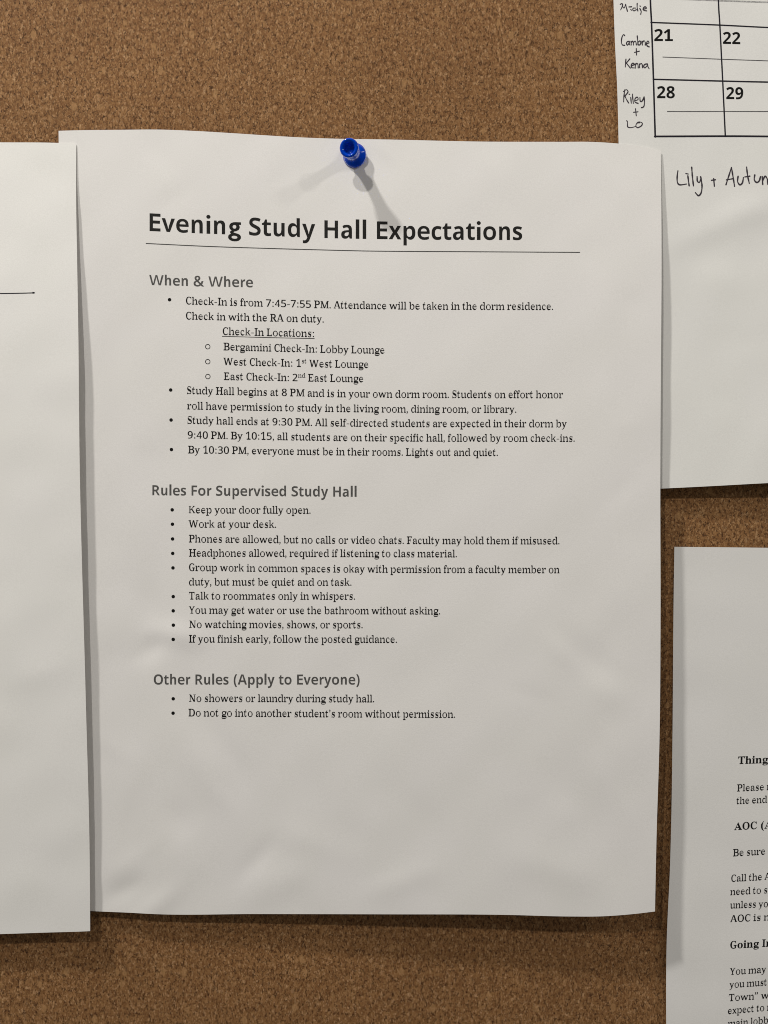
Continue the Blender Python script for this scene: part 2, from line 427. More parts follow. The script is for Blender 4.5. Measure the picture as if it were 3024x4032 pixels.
    'g': '494|225 -232 122 -222 97 -211 56 -181 30 -112 52 -49 83 -25 64 -32 92 -47 64 -16 48 44 63 106 90 142 84 144 122 165 117 168 68 223 47 314 58 382 86 431 121 462 119 467 177 489 245 497 316 489 362 476 484 476 484 376 427 376 427 377 441 304 431 241 406 193 374 163 383 161 331 138 271 130 243 131 205 133 125 110 112 96 116 110 112 120 151 102 218 96 277 96 396 85 422 75 452 51 474 6 483 -57 470 -123 441 -169 401 -199 329 -223|244 205 322 223 343 246 347 253 353 314 347 376 343 382 321 405 244 422 168 405 146 381 142 376 135 314 142 253 146 247 168 223|250 -150 374 -140 451 -108 459 -92 463 -107 440 -88 325 -73 108 -74 68 -108 68 -106 66 -100 96 -123 163 -144',
    'h': '552|20 -23 20 53 71 68 75 80 76 597 72 608 49 623 21 628 21 701 171 701 172 360 289 471 330 491 360 495 406 485 457 430 478 313 479 80 482 70 506 55 532 51 532 -23 328 -23 328 47 315 47 369 60 381 75 382 81 382 325 377 356 361 371 292 383 208 361 171 326 173 80 176 69 199 55 225 51 225 -23',
    'i': '278|142 518 152 517 138 523 105 556 89 614 105 672 138 706 152 712 143 711 133 712 148 706 181 672 196 614 180 556 147 523 133 517|20 -23 20 55 88 71 93 79 94 378 89 392 23 406 27 485 188 485 190 79 194 72 258 55 258 -23',
    'k': '524|+75 0 163 0 163 700 75 700|+12 660 120 660 120 700 12 700|+12 0 235 0 235 56 12 56|+137 200 222 200 452 450 368 450|+380 0 500 0 325 285 205 285|+300 425 478 425 478 466 300 466|+345 0 522 0 522 56 345 56',
    'l': '271|20 -23 20 55 85 71 89 79 90 595 87 606 57 622 24 626 24 701 185 701 187 79 190 72 251 55 251 -23',
    'm': '832|20 -23 20 52 70 68 75 80 75 380 71 392 48 407 21 411 21 485 168 485 170 357 283 469 323 491 351 496 386 491 424 467 476 369 572 467 616 491 645 495 690 485 739 430 760 313 760 80 764 69 786 55 812 51 812 -23 614 -23 614 51 639 55 661 70 665 80 666 325 660 356 645 371 578 383 498 361 463 329 464 80 468 70 489 55 515 51 515 -23 320 -23 320 51 345 55 367 70 371 80 372 325 366 356 351 371 284 383 202 360 168 327 170 80 173 70 193 56 220 51 220 -23',
    'n': '558|20 -23 20 53 72 69 76 80 77 380 73 391 49 407 21 411 21 485 172 485 172 360 293 472 334 491 364 495 410 486 462 430 483 313 484 80 488 70 512 55 538 51 538 -23 332 -23 332 47 319 47 374 61 386 75 388 81 388 325 382 356 366 371 295 383 209 360 172 326 174 80 177 70 201 55 227 51 227 -23',
    'o': '531|267 -37 219 -32 173 -15 121 22 81 75 44 170 40 229 44 290 81 385 121 438 173 474 219 491 266 496 312 491 358 475 409 439 449 387 487 291 491 229 487 168 449 72 409 20 358 -16 313 -32|267 37 353 58 379 86 388 118 393 229 387 342 377 375 352 404 268 426 179 404 154 376 145 342 139 230 145 118 154 86 180 58',
    'p': '556|20 -230 20 -156 66 -144 77 -129 79 -96 78 364 73 391 23 410 23 485 165 485 175 348 279 469 319 492 348 497 376 493 412 475 452 439 501 351 512 297 516 238 512 174 500 116 451 25 409 -14 371 -33 341 -37 317 -34 285 -18 174 86 173 -87 177 -122 201 -147 257 -156 257 -230|291 62 373 84 401 116 410 143 418 230 412 314 403 345 390 363 358 382 290 393 224 378 191 354 173 331 173 120 187 100 218 77',
    'q': '547|295 -230 295 -155 366 -141 374 -129 375 -126 375 68 268 -19 236 -33 209 -36 179 -32 143 -15 102 19 54 103 44 156 40 214 45 280 59 341 117 432 166 472 212 492 256 497 282 494 358 459 400 425 510 500 471 500 472 -127 476 -138 501 -153 527 -157 527 -230|277 65 355 89 373 107 375 112 375 361 371 377 349 401 274 418 207 407 173 386 155 363 145 328 137 232 145 144 154 117 172 95 207 75',
    'r': '414|20 -23 20 52 70 68 75 80 75 377 71 395 22 409 25 485 167 485 178 333 235 413 263 453 332 494 343 496 355 494 374 483 394 452 404 396 395 346 378 319 364 309 372 310 361 314 336 342 277 371 209 350 187 329 176 309 173 288 173 81 174 78 182 66 252 52 252 -23',
    's': '430|230 -37 180 -29 125 -10 105 -8 56 -21 45 -36 78 -36 78 180 47 180 66 128 99 86 142 58 212 44 272 52 307 68 321 85 320 82 313 97 234 148 156 183 111 217 112 224 90 266 79 329 94 410 128 461 174 490 217 497 259 491 311 478 322 476 335 475 376 487 385 498 349 498 349 307 384 307 364 350 334 384 294 407 230 419 175 412 145 397 132 383 134 392 144 375 230 324 300 292 344 259 341 254 362 208 371 139 356 53 320 -1 274 -30',
    't': '338|148 -36 128 -33 105 -21 73 30 62 108 62 392 12 392 12 473 99 542 206 654 143 654 143 485 256 485 256 392 143 392 144 119 147 106 161 94 240 79 324 107 326 109 310 116 226 -1 181 -30',
    'u': '552|188 -37 152 -32 115 -5 86 57 76 145 75 372 71 391 50 406 20 411 20 485 172 485 172 121 181 99 206 84 265 74 344 93 378 123 377 372 371 391 344 407 314 412 314 485 472 485 474 101 479 88 532 72 532 -6 468 -11 378 -29 376 97 316 28 282 -5 238 -29',
    'v': '504|+194 0 310 0 158 450 42 450|+216 0 294 0 447 450 369 450|+4 425 200 425 200 466 4 466|+320 425 500 425 500 466 320 466',
    'w': '774|+166 0 278 0 151 450 39 450|+193 0 271 0 411 466 333 466|+471 0 583 0 441 466 329 466|+498 0 576 0 716 450 638 450|+4 425 190 425 190 466 4 466|+595 425 772 425 772 466 595 466',
    'x': '483|+314 0 442 0 168 466 41 466|+46 0 130 0 430 466 347 466|+12 425 195 425 195 466 12 466|+300 425 468 425 468 466 300 466|+4 0 170 0 170 56 4 56|+285 0 480 0 480 56 285 56',
    'y': '504|+207 0 324 0 158 450 42 450|+206 0 284 0 447 450 369 450|+126 -140 204 -140 284 0 206 0|+20 -200 110 -215 165 -190 196 -140 134 -140 110 -165 30 -145|+4 425 200 425 200 466 4 466|+320 425 500 425 500 466 320 466',
}
BOLD_SERIF_SHAPES = {
    'A': '685|4 -18 4 45 36 50 58 64 87 113 331 712 348 711 596 130 628 69 647 52 681 45 681 -18 360 -18 360 45 410 50 437 64 440 69 424 120 400 179 167 179 137 104 131 87 129 76 133 65 156 50 203 45 208 45 208 -18|197 257 369 257 282 468',
    'B': '672|21 -18 21 44 72 51 99 67 109 86 113 122 112 549 106 600 82 626 20 635 20 696 342 696 443 689 511 672 566 641 604 591 618 521 595 434 534 380 475 368 553 352 625 291 652 198 642 129 614 73 570 32 527 9 454 -11 369 -18|281 393 289 393 367 401 414 424 435 459 442 514 437 564 423 596 391 619 335 628 300 624 288 616 281 582|344 54 407 64 444 91 461 129 467 191 459 251 436 290 385 317 304 326 281 326 281 102 291 67 308 58',
    'C': '619|340 -34 261 -23 191 10 130 65 82 140 50 234 40 340 51 446 82 538 131 612 192 667 264 700 343 711 412 700 488 671 511 665 541 678 556 711 574 711 574 441 557 441 513 539 464 599 427 624 397 636 351 642 289 628 245 590 217 531 200 453 193 337 201 228 219 157 251 102 300 66 368 53 416 59 466 79 515 113 564 171 599 133 515 30 433 -18',
    'G': '672|351 -33 267 -22 193 10 131 63 82 138 50 232 40 341 50 447 82 539 130 613 191 667 260 700 337 711 411 700 487 672 507 666 535 679 551 711 570 711 570 440 552 440 523 513 494 560 461 597 425 623 395 635 350 642 289 628 245 590 217 532 200 454 193 339 198 243 214 164 234 117 265 75 308 47 361 37 407 43 434 59 444 79 448 106 448 190 444 218 436 234 408 248 361 253 361 313 652 313 652 253 613 248 591 235 584 221 582 191 582 26 510 -5 431 -26',
    'I': '356|20 -18 20 44 64 53 90 67 100 84 104 112 104 576 101 603 93 617 66 630 20 635 20 696 335 696 335 635 290 630 263 617 254 602 251 576 251 115 255 81 276 58 336 44 336 -18',
    'O': '718|356 -34 288 -26 226 -3 171 33 125 80 88 135 62 198 45 266 40 339 45 412 62 479 88 542 125 598 172 645 228 681 292 704 362 712 430 704 492 682 547 646 593 600 629 545 656 482 673 413 678 339 673 266 656 198 629 135 592 80 545 33 489 -3 426 -26|362 36 423 50 466 88 494 145 510 224 517 339 512 436 496 515 477 563 447 605 407 632 355 642 294 628 251 590 223 533 206 454 199 339 205 243 220 164 240 116 270 74 310 46',
    'T': '652|145 -18 145 44 196 49 227 65 238 85 242 120 242 627 233 627 154 615 97 581 64 533 44 455 20 455 20 696 632 696 632 454 610 454 595 523 573 565 536 598 483 620 414 627 407 627 407 120 411 83 421 64 452 49 506 44 506 -18',
    'e': '537|269 -33 212 -26 159 -4 112 34 67 101 47 163 40 234 47 300 67 360 114 425 163 462 218 485 276 492 332 486 382 468 426 436 462 388 485 321 490 258 490 229 210 229 222 157 264 103 347 81 398 89 439 111 469 141 507 111 424 20 351 -20|206 304 351 304 351 320 339 399 323 416 281 425 234 408 213 371 206 303',
    'g': '543|250 -227 151 -219 95 -200 50 -166 30 -111 46 -65 79 -37 90 -34 88 -34 58 -1 47 44 57 93 85 129 111 148 146 165 111 181 62 237 45 315 54 371 79 416 116 450 147 468 204 486 269 492 336 486 392 471 533 471 533 381 470 381 480 365 492 304 484 252 461 208 428 175 402 159 352 141 294 135 267 136 241 137 188 121 178 110 177 108 178 106 200 95 243 91 300 91 433 78 473 63 505 36 525 -4 532 -56 522 -111 493 -155 452 -187 367 -217|269 202 309 212 327 231 334 257 339 314 334 371 327 396 309 415 269 425 229 415 211 396 202 371 198 314 202 257 211 232 229 212|274 -155 374 -146 431 -121 443 -95 442 -92 428 -80 346 -69 163 -69 136 -93 131 -107 135 -116 158 -135 206 -150',
    'h': '607|20 -18 20 41 68 56 76 83 76 594 68 622 55 631 21 637 21 696 233 696 233 409 285 459 336 484 389 492 463 475 515 417 533 315 534 83 541 55 554 47 587 42 587 -18 322 -18 322 42 333 42 363 50 373 63 376 83 376 323 368 370 358 380 323 387 268 371 233 338 233 83 240 55 253 47 286 42 286 -18',
    'i': '306|156 521 129 526 103 542 81 572 72 614 81 656 103 687 130 703 156 708 182 703 208 687 231 656 239 614 230 572 207 541 181 526|20 -18 20 41 68 56 76 83 76 375 70 406 23 420 25 480 234 480 234 83 241 57 286 41 286 -18',
    'n': '614|20 -18 20 41 68 56 76 83 76 377 69 406 55 415 21 420 21 480 235 480 235 410 288 460 339 484 393 492 468 475 521 417 539 315 540 83 547 55 560 47 594 42 594 -18 326 -18 326 42 336 42 367 50 377 63 380 83 380 323 372 370 362 380 326 387 271 371 235 338 236 83 243 55 256 47 289 42 289 -18',
    'o': '584|293 -33 228 -25 169 -2 117 36 75 90 47 163 40 229 47 296 75 370 117 424 169 462 227 485 292 492 357 485 415 462 466 425 508 372 537 298 544 229 537 161 508 87 467 34 415 -3 358 -26|293 34 341 46 364 72 375 121 379 229 374 338 361 389 339 415 293 428 244 415 223 390 211 338 206 230 211 122 223 72 245 46',
    'r': '455|20 -18 20 41 66 56 73 83 73 375 67 406 22 420 25 480 220 480 220 385 244 422 277 458 327 486 357 492 390 487 417 471 438 440 445 396 439 358 421 330 400 317 381 313 346 324 322 353 289 370 259 361 241 343 229 318 225 286 225 83 228 66 234 56 301 42 301 -18',
    's': '473|244 -33 189 -26 128 -7 109 -4 79 -13 65 -31 45 -31 45 175 70 175 94 116 126 77 170 50 225 40 270 45 299 59 311 73 314 84 304 108 245 145 160 181 107 212 83 234 56 276 47 328 61 398 102 452 159 483 227 493 274 488 331 475 343 473 353 472 376 478 387 493 404 493 404 312 383 312 359 362 330 393 290 415 241 423 202 419 177 406 167 395 166 389 177 364 244 327 322 294 373 264 395 243 420 198 428 140 413 64 370 8 312 -23',
    'u': '607|215 -33 156 -24 112 8 84 66 76 144 75 369 68 405 55 414 20 420 20 480 232 480 232 116 243 86 258 76 290 71 342 83 373 111 373 369 364 405 348 415 310 420 310 480 528 480 529 104 537 76 587 61 587 1 492 -7 373 -33 373 48 349 21 311 -7 265 -26',
}
SANS_SHAPES = {
    '&': '705|257 -21 197 -16 145 -1 95 30 61 68 41 114 35 167 45 232 75 284 128 331 171 359 126 416 102 464 96 512 101 555 117 592 145 624 205 655 281 665 353 655 409 624 436 592 451 556 456 514 446 459 417 412 367 368 331 344 479 203 507 251 532 333 650 333 606 206 579 158 555 129 695 -10 551 -12 479 57 442 29 389 2 329 -15|263 413 320 456 335 482 341 514 336 541 322 560 304 571 278 575 251 572 230 560 216 542 210 513 214 483 226 457|260 73 312 78 350 90 407 127 239 288 180 243 161 212 155 170 163 128 185 98 217 80',
    '(': '312|183 -154 128 -67 90 31 67 137 60 247 67 358 90 465 128 565 183 655 282 655 222 545 189 450 169 350 162 248 169 147 189 49 222 -45 281 -154',
    ')': '312|31 -154 90 -45 123 49 143 147 150 248 143 350 123 450 90 545 30 655 129 655 184 565 222 465 245 358 252 247 245 137 222 31 184 -67 129 -154',
    'A': '606|6 2 228 643 377 643 600 2 472 2 426 155 180 155 134 2|212 265 395 265 347 420 336 458 322 506 303 561 283 504 269 453 259 420',
    'E': '488|75 2 75 641 453 641 453 533 190 533 190 388 435 388 435 280 190 280 190 110 453 110 453 2',
    'F': '459|75 2 75 641 424 641 424 533 189 533 189 363 408 363 408 256 189 256 189 2',
    'H': '631|75 2 75 641 192 641 192 389 439 389 439 641 556 641 556 2 439 2 439 279 192 279 192 2',
    'O': '676|338 -7 272 -2 215 12 166 36 126 68 94 107 71 153 48 232 40 323 48 414 74 499 115 564 166 608 215 632 273 646 339 650 405 646 462 632 510 608 561 564 602 499 628 413 636 322 628 231 602 146 561 80 510 36 462 12 404 -2|338 103 396 110 442 132 475 166 503 234 512 322 503 411 475 479 442 513 396 534 339 541 282 534 235 513 202 479 173 411 164 322 173 234 202 166 235 132 281 110',
    'R': '563|75 2 75 641 247 641 323 635 385 619 427 595 459 558 479 510 486 450 482 408 470 372 428 317 372 280 551 2 419 2 273 249 192 249 192 2|192 355 240 355 298 361 338 379 360 409 367 446 360 485 336 512 293 528 238 533 192 533',
    'S': '473|208 -7 109 3 32 29 32 149 117 117 168 105 219 101 270 107 305 124 323 148 328 172 319 202 289 229 187 281 137 306 96 337 56 390 42 431 39 469 46 525 67 570 99 605 134 627 188 644 253 649 352 637 439 607 396 507 323 531 248 540 206 535 175 519 157 496 153 474 160 446 186 421 289 367 376 318 405 289 421 266 436 227 441 178 434 123 412 76 378 40 340 17 280 -1',
    'W': '906|179 2 6 641 120 641 208 288 220 236 232 174 254 99 276 174 288 234 299 279 398 641 508 641 608 279 618 234 630 174 652 99 674 174 687 236 699 288 786 641 900 641 727 2 590 2 497 341 490 371 481 414 472 458 452 512 434 458 425 414 415 371 408 340 316 2',
    'a': '494|170 -7 118 3 75 31 54 61 42 99 38 147 43 193 59 231 85 260 146 289 229 301 304 304 304 328 299 362 286 386 264 400 237 404 175 394 116 368 79 456 154 488 241 499 294 495 338 481 374 457 399 423 414 380 419 328 419 2 338 2 315 69 312 69 283 34 254 11 217 -3|214 87 248 93 277 113 297 144 304 187 304 230 258 228 210 221 180 205 163 179 157 146 161 118 173 100',
    'c': '418|247 -7 185 0 135 19 94 52 63 100 44 165 38 243 45 325 67 390 100 439 144 472 196 491 258 498 340 488 396 467 361 367 309 386 258 395 200 377 167 326 156 244 162 180 182 135 214 107 258 98 330 109 382 137 382 28 325 1',
    'd': '537|208 -7 162 0 122 20 87 55 60 104 43 169 38 245 43 321 60 387 88 436 123 471 164 491 212 498 257 493 290 479 321 453 342 426 357 426 350 471 347 527 347 682 462 682 462 2 376 2 351 66 337 66 316 39 286 13 251 -2|252 96 302 105 333 131 350 173 356 229 356 244 350 307 335 353 316 375 287 389 250 394 209 383 179 353 161 306 155 243 161 181 179 135 210 106',
    'e': '503|281 -7 212 0 157 19 109 52 71 99 46 163 38 242 46 323 68 388 103 437 147 471 196 491 261 498 324 492 371 474 413 444 446 401 466 345 473 277 473 214 154 214 163 164 188 125 231 98 288 89 375 98 445 123 445 25 378 2|157 299 367 299 361 340 343 374 311 399 262 407 221 400 187 378 166 345',
    'g': '488|482 456 281 456 213 449 150 426 105 391 78 345 69 291 75 244 94 203 129 168 156 152 136 143 107 117 97 86 102 64 119 42 132 32 84 12 42 -33 30 -93 40 -139 71 -180 119 -212 183 -233 253 -239 327 -233 393 -213 441 -180 471 -137 480 -86 476 -52 461 -20 433 10 387 35 336 50 262 67 228 81 219 94 243 116 313 130 392 172 412 197 431 240 438 279 433 314 418 347 401 364 482 363|321 289 311 250 288 227 255 219 220 227 196 249 186 287 197 324 222 347 255 355 286 347 310 325|357 -93 345 -121 313 -138 255 -145 195 -138 163 -120 151 -89 162 -59 189 -41 233 -34 267 -36 303 -43 329 -53 349 -68',
    'h': '537|75 2 75 682 189 682 189 544 187 475 184 426 190 426 212 459 242 482 275 494 312 498 354 494 390 480 421 455 444 422 457 377 462 320 462 2 348 2 348 287 340 348 317 384 280 395 250 391 226 377 209 353 194 301 189 231 189 2',
    'i': '246|+60 0 187 0 187 466 60 466|+198 612 192 639 176 661 152 677 123 682 95 677 71 661 55 639 50 612 55 585 71 563 95 547 124 542 152 547 176 563 192 585',
    'l': '246|+60 0 187 0 187 700 60 700',
    'n': '537|75 2 75 489 163 489 178 426 184 426 207 459 239 482 275 494 313 498 355 494 391 480 422 455 444 422 458 377 462 320 462 2 348 2 348 287 343 335 331 369 310 389 280 395 249 391 226 377 209 353 194 301 189 231 189 2',
    'o': '538|268 -7 202 1 152 21 106 55 70 105 46 169 38 247 45 324 67 387 103 437 149 471 201 491 270 498 336 490 386 471 432 436 468 387 492 324 500 247 492 169 470 105 435 56 388 21 337 1|269 97 324 108 359 139 377 184 383 247 377 309 359 354 323 384 269 395 214 384 179 354 161 309 155 247 161 184 179 139 214 108',
    'p': '537|75 -214 75 489 167 489 185 425 200 425 252 478 286 493 329 498 375 492 416 471 450 437 477 387 494 322 499 247 494 171 476 105 449 56 413 21 372 0 325 -7 281 -2 250 11 200 56 183 56 190 -18 190 -214|290 98 332 108 361 139 376 186 381 249 372 328 342 378 288 396 242 387 212 360 196 319 190 262 190 247 195 185 210 139 228 117 255 102',
    'r': '355|75 2 75 489 161 489 178 407 183 407 205 443 234 472 267 492 307 498 327 498 345 495 337 373 321 376 303 377 248 365 224 349 205 326 193 293 188 250 188 2',
    's': '399|178 -7 97 0 33 21 33 127 107 99 182 87 215 90 237 100 249 114 253 131 247 154 217 179 152 211 83 250 62 270 45 295 35 326 32 364 37 406 54 439 80 465 135 490 207 498 287 489 362 461 326 369 266 393 205 403 173 400 153 388 147 369 154 347 184 325 244 297 311 261 335 240 352 217 363 186 367 146 362 100 346 62 319 32 284 11 236 -2',
    't': '347|217 -7 144 7 117 25 95 54 79 97 74 154 74 393 12 393 12 448 84 493 121 594 189 594 189 489 324 489 324 393 189 393 189 153 193 131 206 113 227 100 254 96 297 100 329 109 329 14 285 0',
    'u': '537|224 -7 182 -2 146 12 115 36 93 70 79 115 75 171 75 489 189 489 189 204 194 157 206 123 227 103 257 96 288 101 311 115 328 138 343 190 348 260 348 489 462 489 462 2 374 2 359 65 353 65 330 33 298 10 262 -3',
    'v': '473|176 2 6 489 128 489 214 210 226 158 231 109 241 109 259 210 345 489 467 489 297 2',
    'x': '459|6 2 152 251 13 490 145 489 229 332 315 489 447 490 306 251 453 2 321 2 230 171 138 2',
    'y': '474|92 -214 57 -212 33 -207 33 -105 51 -108 79 -110 115 -103 143 -83 163 -56 177 -22 185 4 6 489 133 489 218 214 228 173 233 128 242 128 250 173 260 214 343 489 468 489 278 -61 246 -130 203 -177 152 -205',
}
DIGITS_SHAPES = {
    '1': '570|+222 0 222 413 223 481 226 555 204 533 174 506 92 440 19 531 249 714 373 714 373 0|+90 0 540 0 540 115 90 115',
    '2': '570|40 0 40 105 219 286 306 378 354 447 369 513 363 550 345 577 318 593 282 598 241 593 202 579 120 525 38 622 103 672 183 709 293 724 358 718 413 698 458 668 491 629 512 583 519 531 513 475 495 423 427 327 320 220 228 134 228 127 539 127 539 0',
    '8': '570|286 -10 212 -4 150 13 100 41 64 79 42 126 35 181 45 248 75 300 119 341 172 373 128 406 90 445 65 493 57 552 65 604 89 647 126 680 173 704 228 718 286 723 345 718 399 704 446 680 482 647 506 604 514 551 505 493 477 445 436 408 386 377 458 330 514 268 531 230 536 185 528 130 504 82 467 43 416 14 356 -4|286 440 346 478 365 505 372 540 366 571 347 594 320 608 285 613 251 608 223 594 205 571 199 540 205 506 225 480|284 101 333 107 368 125 389 153 396 189 380 236 340 273 292 304 279 311 204 260 182 228 175 190 182 154 202 126 237 107',
    '9': '570|178 -10 129 -8 82 -3 82 118 124 111 168 108 247 115 305 136 347 170 374 215 390 269 397 331 391 331 335 272 293 254 233 248 176 255 128 274 87 307 56 352 38 407 32 474 39 546 61 606 97 656 146 693 205 715 275 722 344 714 407 688 460 646 501 585 527 507 536 409 527 287 495 173 468 123 432 78 386 41 329 13 260 -4|275 364 333 379 372 416 386 463 374 528 338 580 311 596 278 601 238 593 206 571 185 532 178 476 184 429 202 394 232 371',
}


# ------------------------------------------------------------------ lettering
class Solid(list):
    """outline that is filled on its own, whatever crosses it"""


def parse(tab):
    out = {}
    for ch, s in tab.items():
        adv, *cs = s.split('|')
        polys = []
        for c in cs:
            n = [int(q) / 1000 for q in c.lstrip('+').split()]
            polys.append(Solid(zip(n[0::2], n[1::2])) if c[0] == '+' else list(zip(n[0::2], n[1::2])))
        out[ch] = (int(adv) / 1000, polys)
    return out


def disc(cx, cy, r, n=14, ry=None):
    return [(cx + r * math.cos(6.2832 * k / n), cy + (ry or r) * math.sin(6.2832 * k / n)) for k in range(n)]


def bar(x0, y0, x1, y1):
    return [(x0, y0), (x1, y0), (x1, y1), (x0, y1)]


SERIF = parse(SERIF_SHAPES)
BOLD = parse(BOLD_SERIF_SHAPES)
SANS = parse(SANS_SHAPES)
DIGITS = parse(DIGITS_SHAPES)
COMMA = [(.048, .10), (.09, .124), (.142, .10), (.160, .05), (.145, -.03), (.09, -.115), (.045, -.14), (.035, -.105), (.072, -.05), (.085, -.005), (.056, .01), (.042, .06)]
for F_, k in ((SERIF, 1.0), (BOLD, 1.25)):
    F_[' '] = (.220 * k, [])
    F_['.'] = (.205 * k, [disc(.1, .05, .062 * k)])
    F_[','] = (.205, [COMMA])
    F_[':'] = (.264, [disc(.132, .05, .062), disc(.132, .41, .062)])
    F_['-'] = (.332, [bar(.045, .205, .287, .262)])
    F_["'"] = (.205, [[(x, y + .58) for x, y in COMMA]])
    F_['"'] = (.40, [[(x + .0, y + .58) for x, y in COMMA], [(x + .17, y + .58) for x, y in COMMA]])
    F_['('] = (.38, [[(x - (.05 if 1 < i_ < 6 else 0) * (k > 1), y_) for i_, (x, y_) in enumerate([(.33, .74), (.20, .60), (.13, .42), (.12, .25), (.14, .08), (.21, -.09), (.33, -.22), (.345, -.19), (.26, -.06), (.225, .10), (.215, .26), (.225, .43), (.27, .59), (.345, .71)])]])
SANS[' '] = (.245, [])


def inside(p, poly):
    x, y = p
    r = False
    for (x0, y0), (x1, y1) in zip(poly, poly[1:] + poly[:1]):
        if (y0 > y) != (y1 > y) and x < (x1 - x0) * (y - y0) / (y1 - y0) + x0:
            r = not r
    return r


_tess = {}


def glyph_mesh(key, polys):
    """triangles of a glyph, holes cut out"""
    if key in _tess:
        return _tess[key]
    depth = [0 if isinstance(p, Solid) else sum(inside(p[0], q) for j, q in enumerate(polys) if j != i) for i, p in enumerate(polys)]
    V, T = [], []
    for i, p in enumerate(polys):
        if depth[i] % 2:
            continue
        loops = [p] + [q for j, q in enumerate(polys) if depth[j] == depth[i] + 1 and inside(q[0], p)]
        flat = [v for l in loops for v in l]
        tri = tessellate_polygon([[Vector((x, y, 0)) for x, y in l] for l in loops])
        o = len(V)
        V += flat
        for t in tri:
            a, b, c = [flat[k] for k in t]
            area = (b[0] - a[0]) * (c[1] - a[1]) - (b[1] - a[1]) * (c[0] - a[0])
            if abs(area) < 1e-9:
                continue
            T.append(tuple(o + k for k in (t if area > 0 else t[::-1])))
    _tess[key] = (V, T)
    return V, T


def ink(name, V2, T, hf, mat, parent, lift=.028):
    """flat ink shape, given in photograph coordinates, laid on the sheet"""
    a = np.array(V2, float)
    h = hf(a[:, 0], a[:, 1]) + lift
    v = [pt(x, y, z) for (x, y), z in zip(V2, h)]
    return mesh_obj(name, v, T, mat, parent)


def bulge(x):
    t = (x - 600) / 1660
    return 36 * t * (1 - t)


def line_shape(font, fname, text, em, x0, x1=None, base=None, sup=(), slant=0.0, wide=False):
    """layout of one line: list of px vertices and triangles; base(x) is the baseline in px"""
    pen = 0.0
    items = []
    for i, ch in enumerate(text):
        adv, polys = font[ch]
        k = .62 if i in sup else 1.0
        if polys:
            items.append((pen, k, glyph_mesh((fname, ch), polys)))
        pen += adv * k
    last = font[text[-1]]
    first = font[text[0]]
    lead = min(x for p in first[1] for x, y in p)
    trail = last[0] - max(x for p in last[1] for x, y in p)
    if x1 is None:
        sx = em
    else:
        sx = (x1 - x0) / (pen - lead - trail)
    V, T = [], []
    for p, k, (gv, gt) in items:
        o = len(V)
        for x, y in gv:
            X = x0 + (p - lead + x * k) * sx
            if wide:
                X += bulge(X) - bulge(x0) - (bulge(x1) - bulge(x0)) * (X - x0) / (x1 - x0)
            Y = y * k * em + (.33 * em if k < 1 else 0)
            V.append((X + slant * Y, base(X) - Y))
        T += [tuple(o + q for q in t) for t in gt]
    return V, T, sx


def stroke(points, w, closed=False, caps=True, n=6, uneven=0.0):
    """pen stroke through points: px ribbon with round ends"""
    P = [np.array(p, float) for p in points]
    if len(P) > 2:
        Q = []
        for i in range(len(P) - 1):
            p0, p1, p2, p3 = P[max(i - 1, 0)], P[i], P[i + 1], P[min(i + 2, len(P) - 1)]
            for k in range(n):
                t = k / n
                Q.append(.5 * (2 * p1 + (p2 - p0) * t + (2 * p0 - 5 * p1 + 4 * p2 - p3) * t * t + (3 * p1 - p0 - 3 * p2 + p3) * t ** 3))
        Q.append(P[-1])
    else:
        m = max(2, int(np.hypot(*(P[1] - P[0])) / 40))
        Q = [P[0] + (P[1] - P[0]) * k / m for k in range(m + 1)]
    V, T = [], []
    r = w / 2
    for i, q in enumerate(Q):
        d = Q[min(i + 1, len(Q) - 1)] - Q[max(i - 1, 0)]
        d = d / (np.hypot(*d) + 1e-9)
        nrm = np.array([-d[1], d[0]])
        rr = r * (1 + uneven * math.sin(q[0] * .13 + q[1] * .19))
        V += [tuple(q + nrm * rr), tuple(q - nrm * rr)]
        if i:
            a = 2 * (i - 1)
            T.append((a, a + 1, a + 3, a + 2))
    if caps:
        for q, nx in ((Q[0], Q[1]), (Q[-1], Q[-2])):
            d = q - nx
            a0 = math.atan2(d[1], d[0])
            o = len(V)
            V.append(tuple(q))
            for k in range(7):
                a = a0 - 1.5708 + 3.14159 * k / 6
                V.append((q[0] + r * math.cos(a), q[1] + r * math.sin(a)))
            T += [(o, o + 1 + k, o + 2 + k) for k in range(6)]
    return V, T


def strokes(name, lst, w, hf, mat, parent, lift=.028):
    """several strokes as one piece of ink, each a hair above the one before"""
    vv, ff = [], []
    for j, pts in enumerate(lst):
        wj = w
        V, T = stroke(pts, wj, uneven=.2 if 'name' in name else 0)
        a = np.array(V, float)
        h = hf(a[:, 0], a[:, 1]) + lift + .004 * j
        o = len(vv)
        vv += [pt(x, y, z) for (x, y), z in zip(V, h)]
        ff += [tuple(o + k for k in t) for t in T]
    return mesh_obj(name, vv, ff, mat, parent)


